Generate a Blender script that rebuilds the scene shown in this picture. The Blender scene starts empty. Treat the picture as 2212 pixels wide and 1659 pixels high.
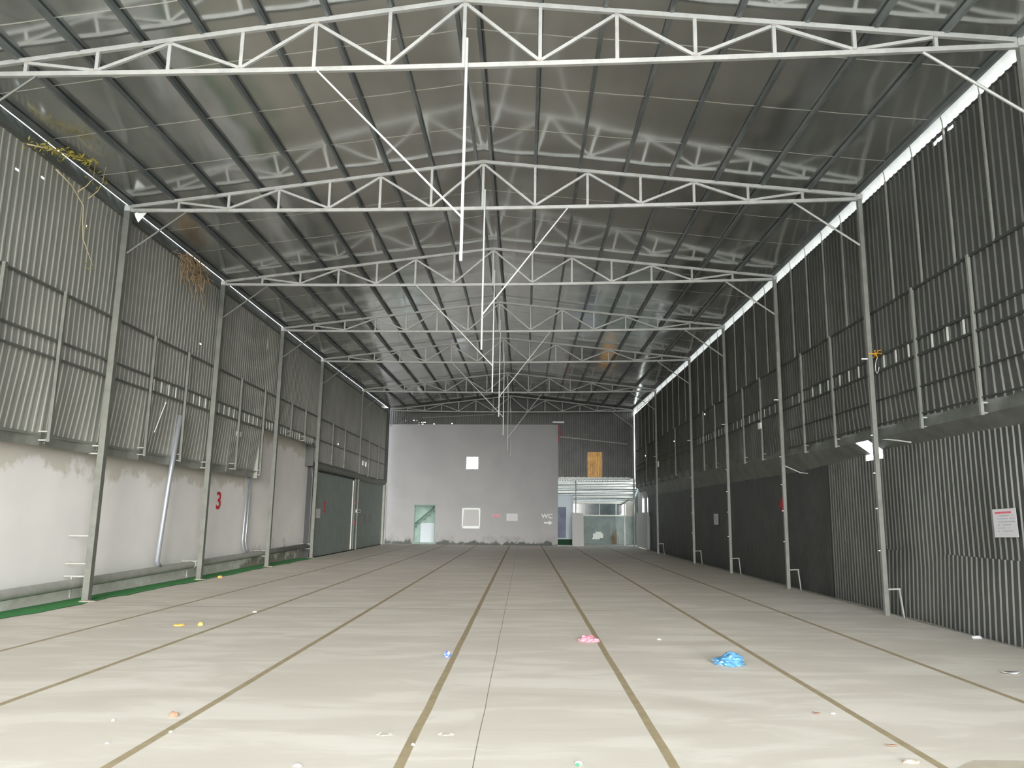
import bpy, bmesh, math, random
from mathutils import Vector, Matrix, noise
sc = bpy.context.scene
col = sc.collection
random.seed(7)
V = Vector

# ------------------------------------------------------------------ camera
FPX, YAW, PITCH, ROLL = 1624.79, -0.0155, 0.1729, 0.0100
cyw, syw, cp, sp = math.cos(YAW), math.sin(YAW), math.cos(PITCH), math.sin(PITCH)
fw = V((-syw*cp, cyw*cp, sp)); rt = V((cyw, syw, 0)); up = rt.cross(fw)
r2 = rt*math.cos(ROLL) + up*math.sin(ROLL); u2 = -rt*math.sin(ROLL) + up*math.cos(ROLL)
cam_data = bpy.data.cameras.new('camera'); cam = bpy.data.objects.new('camera', cam_data); col.objects.link(cam)
m = Matrix.Identity(4)
for i in range(3):
    m[i][0] = r2[i]; m[i][1] = u2[i]; m[i][2] = -fw[i]
m[0][3], m[1][3], m[2][3] = 7.7403, 0.0, 1.55
cam.matrix_world = m
cam_data.sensor_width = 36; cam_data.lens = FPX/2212*36
cam_data.shift_x = -54.2/2212; cam_data.shift_y = 3.83/2212
cam_data.clip_end = 500
sc.camera = cam

# ------------------------------------------------------------------ light
w = bpy.data.worlds.new('sky'); sc.world = w; w.use_nodes = True
nt = w.node_tree; nt.nodes.clear()
tc = nt.nodes.new('ShaderNodeTexCoord'); sx = nt.nodes.new('ShaderNodeSeparateXYZ'); rp = nt.nodes.new('ShaderNodeValToRGB')
bg = nt.nodes.new('ShaderNodeBackground'); ow = nt.nodes.new('ShaderNodeOutputWorld')
nt.links.new(tc.outputs['Generated'], sx.inputs[0]); nt.links.new(sx.outputs['Z'], rp.inputs[0])
rp.color_ramp.elements[0].position = 0.0; rp.color_ramp.elements[0].color = (1.0, 1.0, 0.97, 1)
rp.color_ramp.elements[1].position = 0.9; rp.color_ramp.elements[1].color = (0.72, 0.84, 0.98, 1)
nt.links.new(rp.outputs[0], bg.inputs[0]); bg.inputs[1].default_value = 3.2; nt.links.new(bg.outputs[0], ow.inputs[0])
sun_d = bpy.data.lights.new('hazy_sun', 'SUN'); sun_d.energy = 2.1; sun_d.angle = math.radians(22); sun_d.color = (1.0, 0.97, 0.92)
sun = bpy.data.objects.new('hazy_sun', sun_d); col.objects.link(sun)
sun.rotation_euler = V((-0.14, 1.0, -0.125)).to_track_quat('-Z', 'Y').to_euler()
sun.location = (12, -20, 12)
vs = sc.view_settings
vs.view_transform = 'Standard'; vs.look = 'None'; vs.gamma = 1; vs.use_curve_mapping = False; vs.exposure = 1.7
cy = sc.cycles
cy.max_bounces = 10; cy.diffuse_bounces = 6; cy.glossy_bounces = 5; cy.sample_clamp_indirect = 6.0
cy.caustics_reflective = True

# ------------------------------------------------------------------ materials
def mat(name, color, rough=0.8, metal=0.0, spec=0.5, noise_amt=0.0, noise_scale=3.0, bump=0.0, bump_scale=20.0, stretch=(1, 1, 1), c2=None, lo=0.35, hi=0.65, detail=6.0, rough2=None, trans=0.0):
    mt = bpy.data.materials.new(name); mt.use_nodes = True
    n = mt.node_tree.nodes; l = mt.node_tree.links
    b = n['Principled BSDF']
    b.inputs['Base Color'].default_value = (*color, 1); b.inputs['Roughness'].default_value = rough
    b.inputs['Metallic'].default_value = metal; b.inputs['Specular IOR Level'].default_value = spec
    g = n.new('ShaderNodeNewGeometry'); mp = n.new('ShaderNodeMapping'); l.new(g.outputs['Position'], mp.inputs[0]); mp.inputs['Scale'].default_value = stretch
    if c2 is not None:
        t = n.new('ShaderNodeTexNoise'); t.inputs['Scale'].default_value = noise_scale; t.inputs['Detail'].default_value = detail; t.inputs['Roughness'].default_value = 0.62
        l.new(mp.outputs[0], t.inputs['Vector'])
        r = n.new('ShaderNodeValToRGB'); l.new(t.outputs['Fac'], r.inputs[0])
        r.color_ramp.elements[0].position = lo; r.color_ramp.elements[0].color = (*color, 1)
        r.color_ramp.elements[1].position = hi; r.color_ramp.elements[1].color = (*c2, 1)
        l.new(r.outputs[0], b.inputs['Base Color'])
        if rough2 is not None:
            mr = n.new('ShaderNodeMapRange'); l.new(t.outputs['Fac'], mr.inputs[0]); mr.inputs[1].default_value = lo; mr.inputs[2].default_value = hi
            mr.inputs[3].default_value = rough; mr.inputs[4].default_value = rough2; l.new(mr.outputs[0], b.inputs['Roughness'])
    if bump:
        t2 = n.new('ShaderNodeTexNoise'); t2.inputs['Scale'].default_value = bump_scale; t2.inputs['Detail'].default_value = 3; l.new(mp.outputs[0], t2.inputs['Vector'])
        bp = n.new('ShaderNodeBump'); bp.inputs['Distance'].default_value = bump; bp.inputs['Strength'].default_value = 1.0
        l.new(t2.outputs['Fac'], bp.inputs['Height']); l.new(bp.outputs[0], b.inputs['Normal'])
    if trans:
        ou = n['Material Output']; tr = n.new('ShaderNodeBsdfTranslucent'); tr.inputs[0].default_value = (*color, 1)
        mx = n.new('ShaderNodeMixShader'); mx.inputs[0].default_value = trans; l.new(b.outputs[0], mx.inputs[1]); l.new(tr.outputs[0], mx.inputs[2]); l.new(mx.outputs[0], ou.inputs[0])
    return mt

M = {}
M['truss'] = mat('pale_galvanised_tube', (0.47, 0.47, 0.45), 0.5, 0.2, c2=(0.36, 0.36, 0.34), noise_scale=5, lo=0.45, hi=0.75)
M['rust'] = mat('rusty_weld', (0.36, 0.31, 0.27), 0.8)
M['purlin'] = mat('purlin_steel', (0.16, 0.18, 0.185), 0.45, 0.55, c2=(0.34, 0.36, 0.36), noise_scale=2.0, stretch=(1, .35, 1), lo=.42, hi=.7)
M['column_left'] = mat('column_paint_grey', (0.135, 0.14, 0.12), 0.55, 0.1, c2=(0.10, 0.105, 0.09), noise_scale=4)
M['column_right'] = mat('column_paint_pale', (0.28, 0.28, 0.255), 0.5, 0.2, c2=(0.21, 0.22, 0.195), noise_scale=4)
M['girt'] = mat('girt_steel', (0.15, 0.155, 0.14), 0.5, 0.4)
M['girt_dark'] = mat('girt_dark_steel', (0.07, 0.075, 0.07), 0.5, 0.3)
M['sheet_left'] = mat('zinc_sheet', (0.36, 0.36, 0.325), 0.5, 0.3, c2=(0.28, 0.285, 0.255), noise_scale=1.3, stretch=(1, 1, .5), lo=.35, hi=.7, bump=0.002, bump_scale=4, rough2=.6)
M['sheet_right'] = mat('darkened_zinc_sheet', (0.155, 0.158, 0.148), 0.36, 0.6, c2=(0.10, 0.103, 0.094), noise_scale=1.3, stretch=(1, 1, .5), lo=.35, hi=.7, bump=0.002, bump_scale=4, rough2=.5)  # galvanised like the left sheets; this side's weaker light is darkened into the colour
M['sheet_plain'] = mat('plain_shade_sheet', (0.085, 0.088, 0.084), 0.45, 0.5, c2=(0.06, 0.062, 0.058), noise_scale=1.2)  # shade of the far right side put into the sheet colour
M['sheet_end'] = mat('grey_zinc_sheet', (0.115, 0.115, 0.112), 0.5, 0.4, c2=(0.085, 0.086, 0.083), noise_scale=2)
M['flashing'] = mat('flashing_left', (0.30, 0.31, 0.28), 0.5, 0.4, c2=(0.22, 0.23, 0.2), noise_scale=3)
M['flashing_dark'] = mat('flashing_dark', (0.20, 0.205, 0.19), 0.5, 0.3, c2=(0.13, 0.135, 0.12), noise_scale=3)
M['white_strip'] = mat('crinkled_foil_film', (0.95, 0.96, 0.93), 0.35, 0.0, c2=(0.7, 0.75, 0.72), noise_scale=3, bump=0.02, bump_scale=7, trans=0.11)
M['left_strip'] = mat('grey_foil_film', (0.42, 0.44, 0.40), 0.35, 0.7, c2=(0.3, 0.32, .28), noise_scale=3, bump=0.02, bump_scale=5)
M['slat'] = mat('pale_slat', (0.75, 0.78, 0.72), 0.5)
M['pipe'] = mat('grey_drain_pipe', (0.33, 0.33, 0.30), 0.55, 0.05, c2=(0.26, 0.265, 0.235), noise_scale=4)
M['downpipe'] = mat('bright_downpipe', (0.34, 0.36, 0.39), 0.38, 0.5)
M['turf'] = mat('green_turf', (0.02, 0.17, 0.035), 0.95, c2=(0.04, 0.26, 0.06), noise_scale=30, bump=0.01, bump_scale=120)
M['dark_grass'] = mat('dark_grass', (0.008, 0.04, 0.015), .95)
M['dirt'] = mat('dirt', (0.42, 0.39, 0.33), 0.95, c2=(0.25, 0.24, 0.20), noise_scale=5, bump=0.02, bump_scale=12)
M['paper'] = mat('white_paper', (0.62, 0.61, 0.63), 0.7)
M['print_red'] = mat('red_print', (0.65, 0.06, 0.10), 0.7)
M['print_grey'] = mat('grey_print', (0.38, 0.38, 0.40), 0.7)
M['red_paint'] = mat('red_paint', (0.55, 0.02, 0.045), 0.7)
M['white_paint'] = mat('white_paint', (0.85, 0.88, 0.88), 0.7)
M['door'] = mat('grey_green_door', (0.20, 0.235, 0.215), 0.6, 0.1, c2=(0.17, 0.20, 0.185), noise_scale=2)
M['white'] = mat('white_plastic', (0.85, 0.86, 0.84), 0.5)
M['rod'] = mat('white_painted_rod', (0.60, 0.62, 0.62), 0.5)
M['black'] = mat('black_part', (0.03, 0.03, 0.03), 0.6)
M['blue_bag'] = mat('blue_plastic_film', (0.055, 0.17, 0.32), 0.3, spec=0.5, c2=(0.10, .25, .40), noise_scale=14)
M['pink_bag'] = mat('pink_plastic_film', (0.38, 0.13, 0.18), 0.35, spec=0.5, c2=(0.46, .23, .27), noise_scale=25)
M['wrapper_blue'] = mat('blue_wrapper', (0.06, 0.12, 0.52), 0.3, c2=(0.6, 0.66, 0.8), noise_scale=28, lo=.5, hi=.58)
M['leaf_yellow'] = mat('yellow_leaf', (0.62, 0.42, 0.10), 0.7, c2=(.52, .30, .07), noise_scale=20)
M['orange'] = mat('orange_peel', (0.6, 0.30, 0.08), 0.7)
M['brick'] = mat('brick_chip', (0.33, 0.18, 0.11), 0.9, c2=(.26, .14, .09), noise_scale=30)
M['brown'] = mat('dry_leaf', (0.30, 0.16, 0.09), 0.8)
M['stone'] = mat('stone', (0.5, 0.42, 0.33), 0.9, c2=(.38, .3, .22), noise_scale=20)
M['green'] = mat('green_wrapper', (0.02, 0.28, 0.09), 0.4)
M['vine_leaf'] = mat('vine_leaf', (0.42, 0.36, 0.06), 0.6, trans=0.3)
M['stem'] = mat('dry_stem', (0.42, 0.35, 0.20), 0.8)
M['root'] = mat('dry_roots', (0.18, 0.12, 0.07), 0.9, c2=(.32, .23, .13), noise_scale=20)
M['yellow'] = mat('yellow_ribbon', (0.85, 0.42, 0.02), 0.6)
M['pale_green_wall'] = mat('pale_green_plaster', (0.27, 0.32, 0.31), 0.85, c2=(0.20, 0.24, 0.23), noise_scale=2)
M['white_wall'] = mat('white_plaster', (0.50, 0.55, 0.58), 0.8)
M['blue_door'] = mat('blue_grey_door', (0.06, 0.07, 0.12), 0.5, c2=(.10, .12, .19), noise_scale=2)
M['stair'] = mat('dark_green_stair', (0.05, 0.11, 0.08), 0.5)
M['green_sheet'] = mat('pale_green_sheet', (0.25, 0.34, 0.29), 0.6, c2=(.2, .28, .24), noise_scale=3)
M['shed_roof'] = mat('shed_roof_sheet', (0.32, 0.37, 0.35), 0.25, 0.7, c2=(.18, .21, .19), noise_scale=2)
M['dark_glass'] = mat('dark_glass', (0.05, 0.075, 0.07), 0.12, 0.0, c2=(.1, .14, .15), noise_scale=2)
M['amber'] = mat('amber_fibreglass', (0.62, 0.33, 0.09), 0.5, c2=(.2, .12, .06), noise_scale=5, stretch=(2, 2, .6), trans=0.07)
M['post'] = mat('gate_pillar_plaster', (0.50, 0.50, 0.49), 0.85)
M['ground'] = mat('yard_concrete', (0.55, 0.54, 0.50), 0.9, c2=(.48, .47, .43), noise_scale=1)

def plaster(name, base, stain, top=None, zlow=0.6, ztop=99, amt_top=0.0, low_dark=(0.2, 0.2, 0.18)):
    """painted plaster with damp stains rising from the floor and running from its top"""
    mt = bpy.data.materials.new(name); mt.use_nodes = True; n = mt.node_tree.nodes; l = mt.node_tree.links; b = n['Principled BSDF']
    b.inputs['Roughness'].default_value = 0.88; b.inputs['Specular IOR Level'].default_value = 0.25
    g = n.new('ShaderNodeNewGeometry'); s = n.new('ShaderNodeSeparateXYZ'); l.new(g.outputs['Position'], s.inputs[0])
    t = n.new('ShaderNodeTexNoise'); t.inputs['Scale'].default_value = 1.6; t.inputs['Detail'].default_value = 9; t.inputs['Roughness'].default_value = .65; l.new(g.outputs['Position'], t.inputs['Vector'])
    def band(z0, z1, thr_lo, thr_hi, colr, prev):
        # factor falls from z0 to z1, broken up by noise
        mr = n.new('ShaderNodeMapRange'); l.new(s.outputs['Z'], mr.inputs[0]); mr.inputs[1].default_value = z0; mr.inputs[2].default_value = z1; mr.inputs[3].default_value = 0.34; mr.inputs[4].default_value = -0.18
        ad = n.new('ShaderNodeMath'); ad.operation = 'ADD'; l.new(t.outputs['Fac'], ad.inputs[0]); l.new(mr.outputs[0], ad.inputs[1])
        m2 = n.new('ShaderNodeMapRange'); l.new(ad.outputs[0], m2.inputs[0]); m2.inputs[1].default_value = thr_lo; m2.inputs[2].default_value = thr_hi
        mx = n.new('ShaderNodeMixRGB'); l.new(m2.outputs[0], mx.inputs[0]); mx.inputs[2].default_value = (*colr, 1)
        if isinstance(prev, tuple): mx.inputs[1].default_value = (*prev, 1)
        else: l.new(prev, mx.inputs[1])
        return mx.outputs[0]
    t3 = n.new('ShaderNodeTexNoise'); t3.inputs['Scale'].default_value = 0.9; t3.inputs['Detail'].default_value = 5; l.new(g.outputs['Position'], t3.inputs['Vector'])
    r = n.new('ShaderNodeValToRGB'); l.new(t3.outputs['Fac'], r.inputs[0]); r.color_ramp.elements[0].position = .35; r.color_ramp.elements[1].position = .65
    r.color_ramp.elements[0].color = (*base, 1); r.color_ramp.elements[1].color = (base[0]*.93, base[1]*.93, base[2]*.93, 1)
    c = r.outputs[0]
    c = band(0.0, zlow*2.0, .66, .8, stain, c)
    c = band(0.0, zlow, .68, .76, low_dark, c)
    if ztop < 90: c = band(ztop, ztop-0.85, .56, .66, (base[0]*.74, base[1]*.72, base[2]*.66), c)
    l.new(c, b.inputs['Base Color'])
    return mt
M['wall_white'] = plaster('stained_white_plaster', (0.80, 0.785, 0.76), (0.66, 0.64, 0.58), zlow=0.42, ztop=2.72, low_dark=(0.60, 0.58, 0.53))
M['wall_white_far'] = plaster('stained_white_plaster_tall', (0.84, 0.82, 0.79), (0.52, 0.50, 0.44), zlow=0.8, ztop=4.15, low_dark=(0.30, 0.28, 0.24))
M['wall_grey'] = plaster('grey_plaster', (0.385, 0.385, 0.39), (0.32, 0.32, 0.32), zlow=0.62, low_dark=(0.10, 0.11, 0.10))

def floor_mat():
    mt = bpy.data.materials.new('dusty_concrete'); mt.use_nodes = True; n = mt.node_tree.nodes; l = mt.node_tree.links; b = n['Principled BSDF']
    b.inputs['Specular IOR Level'].default_value = 0.45
    g = n.new('ShaderNodeNewGeometry'); mp = n.new('ShaderNodeMapping'); mp.inputs['Scale'].default_value = (.35, 1.15, 1); l.new(g.outputs['Position'], mp.inputs[0])
    t = n.new('ShaderNodeTexNoise'); t.inputs['Scale'].default_value = 1.7; t.inputs['Detail'].default_value = 8; t.inputs['Roughness'].default_value = .6; t.inputs['Distortion'].default_value = .6; l.new(mp.outputs[0], t.inputs['Vector'])
    r = n.new('ShaderNodeValToRGB'); l.new(t.outputs['Fac'], r.inputs[0])
    e = r.color_ramp.elements; e[0].position = .30; e[0].color = (0.50, 0.455, 0.39, 1); e[1].position = .70; e[1].color = (0.64, 0.595, 0.525, 1)
    x = e.new(.5); x.color = (0.55, 0.505, 0.435, 1); x = e.new(.56); x.color = (0.60, 0.555, 0.485, 1)
    l.new(r.outputs[0], b.inputs['Base Color'])
    
    mr = n.new('ShaderNodeMapRange'); l.new(t.outputs['Fac'], mr.inputs[0]); mr.inputs[3].default_value = .48; mr.inputs[4].default_value = .7; l.new(mr.outputs[0], b.inputs['Roughness'])
    return mt
M['floor'] = floor_mat()
M['stripe'] = mat('brown_floor_line', (0.27, 0.215, 0.125), 0.7, c2=(0.36, 0.29, 0.18), noise_scale=7, lo=.4, hi=.8)
M['brown_patch'] = mat('brown_concrete', (0.36, 0.315, 0.24), 0.85, c2=(0.42, 0.37, 0.29), noise_scale=4)
M['joint'] = mat('dark_joint', (0.12, 0.11, 0.09), 0.9)

def foil_mat():
    mt = bpy.data.materials.new('roof_foil'); mt.use_nodes = True; n = mt.node_tree.nodes; l = mt.node_tree.links; b = n['Principled BSDF']
    b.inputs['Metallic'].default_value = 0.9
    g = n.new('ShaderNodeNewGeometry'); s = n.new('ShaderNodeSeparateXYZ'); l.new(g.outputs['Position'], s.inputs[0])
    # taped overlaps every 1.33 m, following the skewed frames
    a = n.new('ShaderNodeMath'); a.operation = 'MULTIPLY_ADD'; l.new(s.outputs['X'], a.inputs[0]); a.inputs[1].default_value = .0781; l.new(s.outputs['Y'], a.inputs[2])
    a2 = n.new('ShaderNodeMath'); a2.operation = 'ADD'; l.new(a.outputs[0], a2.inputs[0]); a2.inputs[1].default_value = 0.50
    md = n.new('ShaderNodeMath'); md.operation = 'MODULO'; l.new(a2.outputs[0], md.inputs[0]); md.inputs[1].default_value = 1.33
    lt = n.new('ShaderNodeMath'); lt.operation = 'LESS_THAN'; l.new(md.outputs[0], lt.inputs[0]); lt.inputs[1].default_value = .022
    t = n.new('ShaderNodeTexNoise'); t.inputs['Scale'].default_value = .55; t.inputs['Detail'].default_value = 4; l.new(g.outputs['Position'], t.inputs['Vector'])
    r = n.new('ShaderNodeValToRGB'); l.new(t.outputs['Fac'], r.inputs[0]); r.color_ramp.elements[0].position = .3; r.color_ramp.elements[1].position = .7
    r.color_ramp.elements[0].color = (0.46, 0.47, 0.455, 1); r.color_ramp.elements[1].color = (0.66, 0.67, 0.66, 1)
    mx = n.new('ShaderNodeMixRGB'); l.new(lt.outputs[0], mx.inputs[0]); l.new(r.outputs[0], mx.inputs[1]); mx.inputs[2].default_value = (.92, .92, .88, 1); l.new(mx.outputs[0], b.inputs['Base Color'])
    rr = n.new('ShaderNodeMixRGB'); l.new(lt.outputs[0], rr.inputs[0]); rr.inputs[1].default_value = (.145, .145, .145, 1); rr.inputs[2].default_value = (.6, .6, .6, 1); l.new(rr.outputs[0], b.inputs['Roughness'])
    return mt
M['foil'] = foil_mat()

# ------------------------------------------------------------------ mesh helpers
class MB:
    def __init__(s): s.bm = bmesh.new()
    def box(s, a, b):
        a, b = V(a), V(b); c = (a+b)/2; d = b-a
        bmesh.ops.create_cube(s.bm, size=1, matrix=Matrix.Translation(c) @ Matrix.Diagonal((abs(d.x), abs(d.y), abs(d.z), 1))); return s
    def beam(s, p, q, wd, ht, upv=(0, 0, 1)):
        p, q, upv = V(p), V(q), V(upv); d = (q-p); L = d.length; d.normalize()
        sd = d.cross(upv)
        if sd.length < 1e-4: sd = d.cross(V((0, 1, 0)))
        sd.normalize(); u = sd.cross(d)
        mm = Matrix(((sd.x, d.x, u.x, 0), (sd.y, d.y, u.y, 0), (sd.z, d.z, u.z, 0), (0, 0, 0, 1)))
        bmesh.ops.create_cube(s.bm, size=1, matrix=Matrix.Translation((p+q)/2) @ mm @ Matrix.Diagonal((wd, L, ht, 1))); return s
    def tube(s, pts, r, seg=8, caps=True):
        pts = [V(p) for p in pts]; rs = r if isinstance(r, (list, tuple)) else [r]*len(pts); rings = []
        pd = None
        for i, p in enumerate(pts):
            d = (pts[min(i+1, len(pts)-1)] - pts[max(i-1, 0)]).normalized()
            if pd is None:
                a = V((0, 0, 1)) if abs(d.z) < .9 else V((1, 0, 0)); n1 = d.cross(a).normalized()
            else: n1 = (n1 - d*n1.dot(d)).normalized()
            pd = d; n2 = d.cross(n1)
            rings.append([s.bm.verts.new(p + (n1*math.cos(t)+n2*math.sin(t))*rs[i]) for t in [2*math.pi*k/seg for k in range(seg)]])
        for a, b in zip(rings, rings[1:]):
            for k in range(seg): s.bm.faces.new((a[k], a[(k+1) % seg], b[(k+1) % seg], b[k]))
        if caps: s.bm.faces.new(rings[0][::-1]); s.bm.faces.new(rings[-1])
        return s
    def quad(s, a, b, c, d):
        s.bm.faces.new([s.bm.verts.new(V(p)) for p in (a, b, c, d)]); return s
    def prism(s, poly, off):
        """closed polygon (3D points) extruded by vector off"""
        off = V(off); a = [s.bm.verts.new(V(p)) for p in poly]; b = [s.bm.verts.new(V(p)+off) for p in poly]
        s.bm.faces.new(a[::-1]); s.bm.faces.new(b); n = len(a)
        for k in range(n): s.bm.faces.new((a[k], a[(k+1) % n], b[(k+1) % n], b[k]))
        return s
    def build(s, name, mt, parent=None, smooth=False, bevel=0, face=None):
        if not isinstance(mt, (list, tuple)): mt = [mt]
        bmesh.ops.recalc_face_normals(s.bm, faces=s.bm.faces)
        if face is not None:
            s.bm.normal_update(); tot = V((0, 0, 0))
            for f in s.bm.faces: tot += f.normal*f.calc_area()
            if tot.dot(V(face)) < 0: bmesh.ops.reverse_faces(s.bm, faces=s.bm.faces[:])
        if bevel: bmesh.ops.bevel(s.bm, geom=s.bm.edges[:], offset=bevel, segments=1, affect='EDGES')
        me = bpy.data.meshes.new(name); s.bm.to_mesh(me); s.bm.free()
        for x in mt: me.materials.append(x)
        if smooth:
            for p in me.polygons: p.use_smooth = True
        o = bpy.data.objects.new(name, me); col.objects.link(o)
        if parent is not None: o.parent = parent; o.matrix_parent_inverse = Matrix.Translation(-parent.location)
        return o
def tag(o, label=None, cat=None, group=None, kind=None):
    if label: o['label'] = label
    if cat: o['category'] = cat
    if group: o['group'] = group
    if kind: o['kind'] = kind
    return o
def empty(name, loc, label, cat, group=None):
    o = bpy.data.objects.new(name, None); col.objects.link(o); o.location = V(loc); o.empty_display_size = .1
    return tag(o, label, cat, group)
def struct(o, label=None):
    return tag(o, label, kind='structure')

SK = -0.0781
YF = [9.387, 13.925, 18.63, 23.44, 28.24, 35.54, 42.8]     # frame stations at the left columns
XR, XA = 13.784, 6.89
ORD = ['first', 'second', 'third', 'fourth', 'fifth', 'sixth', 'seventh', 'eighth', 'ninth', 'tenth', 'eleventh', 'twelfth', 'thirteenth', 'fourteenth', 'fifteenth', 'sixteenth', 'seventeenth', 'eighteenth', 'nineteenth', 'twentieth']
def dz(y): return 0.0 if y < 28 else 0.13*min(1, (y-28)/14.8)
def F(i, X, Z, off=0): return V((X, YF[i]+SK*X+off, Z))
def rz(X):     # underside line of the roof above the chords
    return 8.25 - abs(X-XA)*(0.815/6.89)

# ------------------------------------------------------------------ floor
def floor():
    fm = bmesh.new()
    S = [1.844, 3.483, 5.179, 6.975, 8.712, 10.437, 12.124]
    xs = [0.06]; mats = []
    for i, x in enumerate(S):
        h = .034
        xs += [x-h, x+h]; mats += [0, 1]
        if i == 3: xs += [7.437, 7.443]; mats += [0, 2]
    xs += [13.93]; mats += [0]
    ys = [-8] + [0.5*k for k in range(0, 26)] + [13.24, 13.262] + [14+1.0*k for k in range(0, 31)]
    rows = []
    for j, y in enumerate(ys):
        row = []
        for i, x in enumerate(xs):
            yy = y
            xx = x
            if i == 0: xx = 0.05 + 0.06*noise.noise(V((y*.9, 3, 0)))
            elif i == len(xs)-1: xx = 13.93 + 0.05*noise.noise(V((y*.8, 9, 0)))
            else: xx = x + 0.006*noise.noise(V((y*1.3, round(x*2)/2, 0)))
            if y > 13: yy = y
            if y >= 44: yy = 44 - .0781*x - .9
            if 13.2 < y < 13.3: yy = y + (x-7.4)*(-0.02)
            row.append(fm.verts.new((xx, yy, 0)))
        rows.append(row)
    for j in range(len(ys)-1):
        for i in range(len(xs)-1):
            f = fm.faces.new((rows[j][i], rows[j][i+1], rows[j+1][i+1], rows[j+1][i]))
            mi = mats[i]
            if abs(ys[j]-13.24) < 1e-6 and mi == 0: mi = 2
            f.material_index = mi
    # slab thickness along the open edges
    ed = [e for e in fm.edges if e.is_boundary]
    r = bmesh.ops.extrude_edge_only(fm, edges=ed)
    for v in [g for g in r['geom'] if isinstance(g, bmesh.types.BMVert)]: v.co.z = -.12
    b = MB(); b.bm.free(); b.bm = fm
    return struct(b.build('floor', [M['floor'], M['stripe'], M['joint']], face=(0, 0, 1)))
floor()
def patch():
    b = MB(); n = 24; A = []; B = []
    for k in range(n+1):
        x = 10.42+3.5*k/n; A.append(b.bm.verts.new((x, 3.0, .004))); B.append(b.bm.verts.new((x, 5.24-.25*max(0, 1-k/2)+.03*noise.noise(V((x*3, 0, 0))), .004)))
    for k in range(n): b.bm.faces.new((A[k], A[k+1], B[k+1], B[k]))
    struct(b.build('floor.002', M['brown_patch'], face=(0, 0, 1)), 'browner strip of floor at the near right corner')
patch()
# yard all around, lower than the slab
g = MB(); g.box((-60, -70, -.32), (80, 95, -.10)); struct(g.build('ground', M['ground']))
g = MB()
def strip(mb, x0, x1, y0, y1, z, n=60, jig=.03):
    va = [mb.bm.verts.new((x0, y0+(y1-y0)*k/n, z)) for k in range(n+1)]
    vb = [mb.bm.verts.new((x1+jig*noise.noise(V((k*.7, 5, x0))), y0+(y1-y0)*k/n, z+.01*noise.noise(V((k*.5, 1, 1))))) for k in range(n+1)]
    for k in range(n): mb.bm.faces.new((va[k], vb[k], vb[k+1], va[k+1]))
strip(g, 14.35, 13.86, -8, 43, -.03, 90, .06)
struct(g.build('trim_1', M['dirt'], face=(0, 0, 1)), 'dusty dirt strip between the slab and the right wall')
g = MB(); strip(g, -.44, .15, 5, 28.0, .008, 60, .12)
tag(g.build('artificial_turf', M['turf'], face=(0, 0, 1)), 'strip of green artificial turf along the foot of the white wall', 'turf', kind='stuff')

# ------------------------------------------------------------------ corrugated sheet
def corr(name, y0, y1, zs, xfun, pitch, depth, mt, sign, holes=(), wobble=0.0, ymap=None, P0=None, PU=None, parent=None):
    """sheet running along y; xfun(y,z) is its plane; ribs stand 'depth' towards sign.  holes: (y, z, wy, wz)"""
    prof = [(0, 0), (.52, 0), (.64, 1), (.84, 1), (.96, 0)]
    us = []
    n = int((y1-y0)/pitch)+1
    for k in range(n):
        for a, h in prof:
            u = y0+(k+a)*pitch
            if u <= y1: us.append((u, h))
    zz = set(zs)
    for (hy, hz, wy, wz) in holes: zz.add(hz-wz/2); zz.add(hz+wz/2)
    zz = sorted(zz)
    bm = bmesh.new(); rows = []
    for z in zz:
        rows.append([bm.verts.new((xfun(u, z)+sign*h*depth + (wobble*noise.noise(V((u*.8, z*1.1, 2)))), u, z)) for u, h in us])
    for j in range(len(zz)-1):
        zc = (zz[j]+zz[j+1])/2
        for i in range(len(us)-1):
            uc = (us[i][0]+us[i+1][0])/2
            if any(abs(uc-hy) < wy/2 and abs(zc-hz) < wz/2 for hy, hz, wy, wz in holes): continue
            bm.faces.new((rows[j][i], rows[j][i+1], rows[j+1][i+1], rows[j+1][i]))
    if P0 is not None:
        for v in bm.verts: v.co = ymap(v.co)
    b = MB(); b.bm.free(); b.bm = bm
    return b.build(name, mt, parent, face=(0, -1, 0) if P0 is not None else (sign, 0, 0))

def pin(n, y0, y1, z0, z1, s):
    return [(random.uniform(y0, y1), random.uniform(z0, z1), s, s*.6) for _ in range(n)]
# left wall, upper sheets (bellied outward below the rails)
def lx(y, z):
    x = -.14
    if z < 4.1 and y < 22.6:
        t = (4.1-z)/1.35; bay = abs(math.sin((y-9.387)*math.pi/1.55)); x -= (.05+.10*bay)*min(1, t)**1.3
    return x
hl = [(11.0, 6.75, .05, .03), (11.6, 6.9, .05, .03), (12.9, 6.6, .05, .03), (17.9, 5.6, .05, .03), (20.4, 4.0, .05, .04), (10.3, 7.0, .05, .03)]
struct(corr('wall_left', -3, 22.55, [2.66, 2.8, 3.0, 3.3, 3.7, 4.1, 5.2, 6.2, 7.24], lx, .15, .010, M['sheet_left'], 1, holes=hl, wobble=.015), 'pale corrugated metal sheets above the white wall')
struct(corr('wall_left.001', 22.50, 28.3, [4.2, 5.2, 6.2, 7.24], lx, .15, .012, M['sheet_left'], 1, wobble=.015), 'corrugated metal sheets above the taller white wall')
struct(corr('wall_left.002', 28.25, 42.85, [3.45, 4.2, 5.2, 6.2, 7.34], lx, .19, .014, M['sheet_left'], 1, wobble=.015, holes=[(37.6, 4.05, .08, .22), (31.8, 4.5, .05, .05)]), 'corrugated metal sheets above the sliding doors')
b = MB(); b.box((-.60, 22.4, 4.165), (-.13, 28.75, 4.21)); b.box((-.6, 22.5, 2.6), (-.16, 22.56, 4.2)); b.box((-.6, -3, 2.78), (-.2, 22.5, 2.80))
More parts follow.
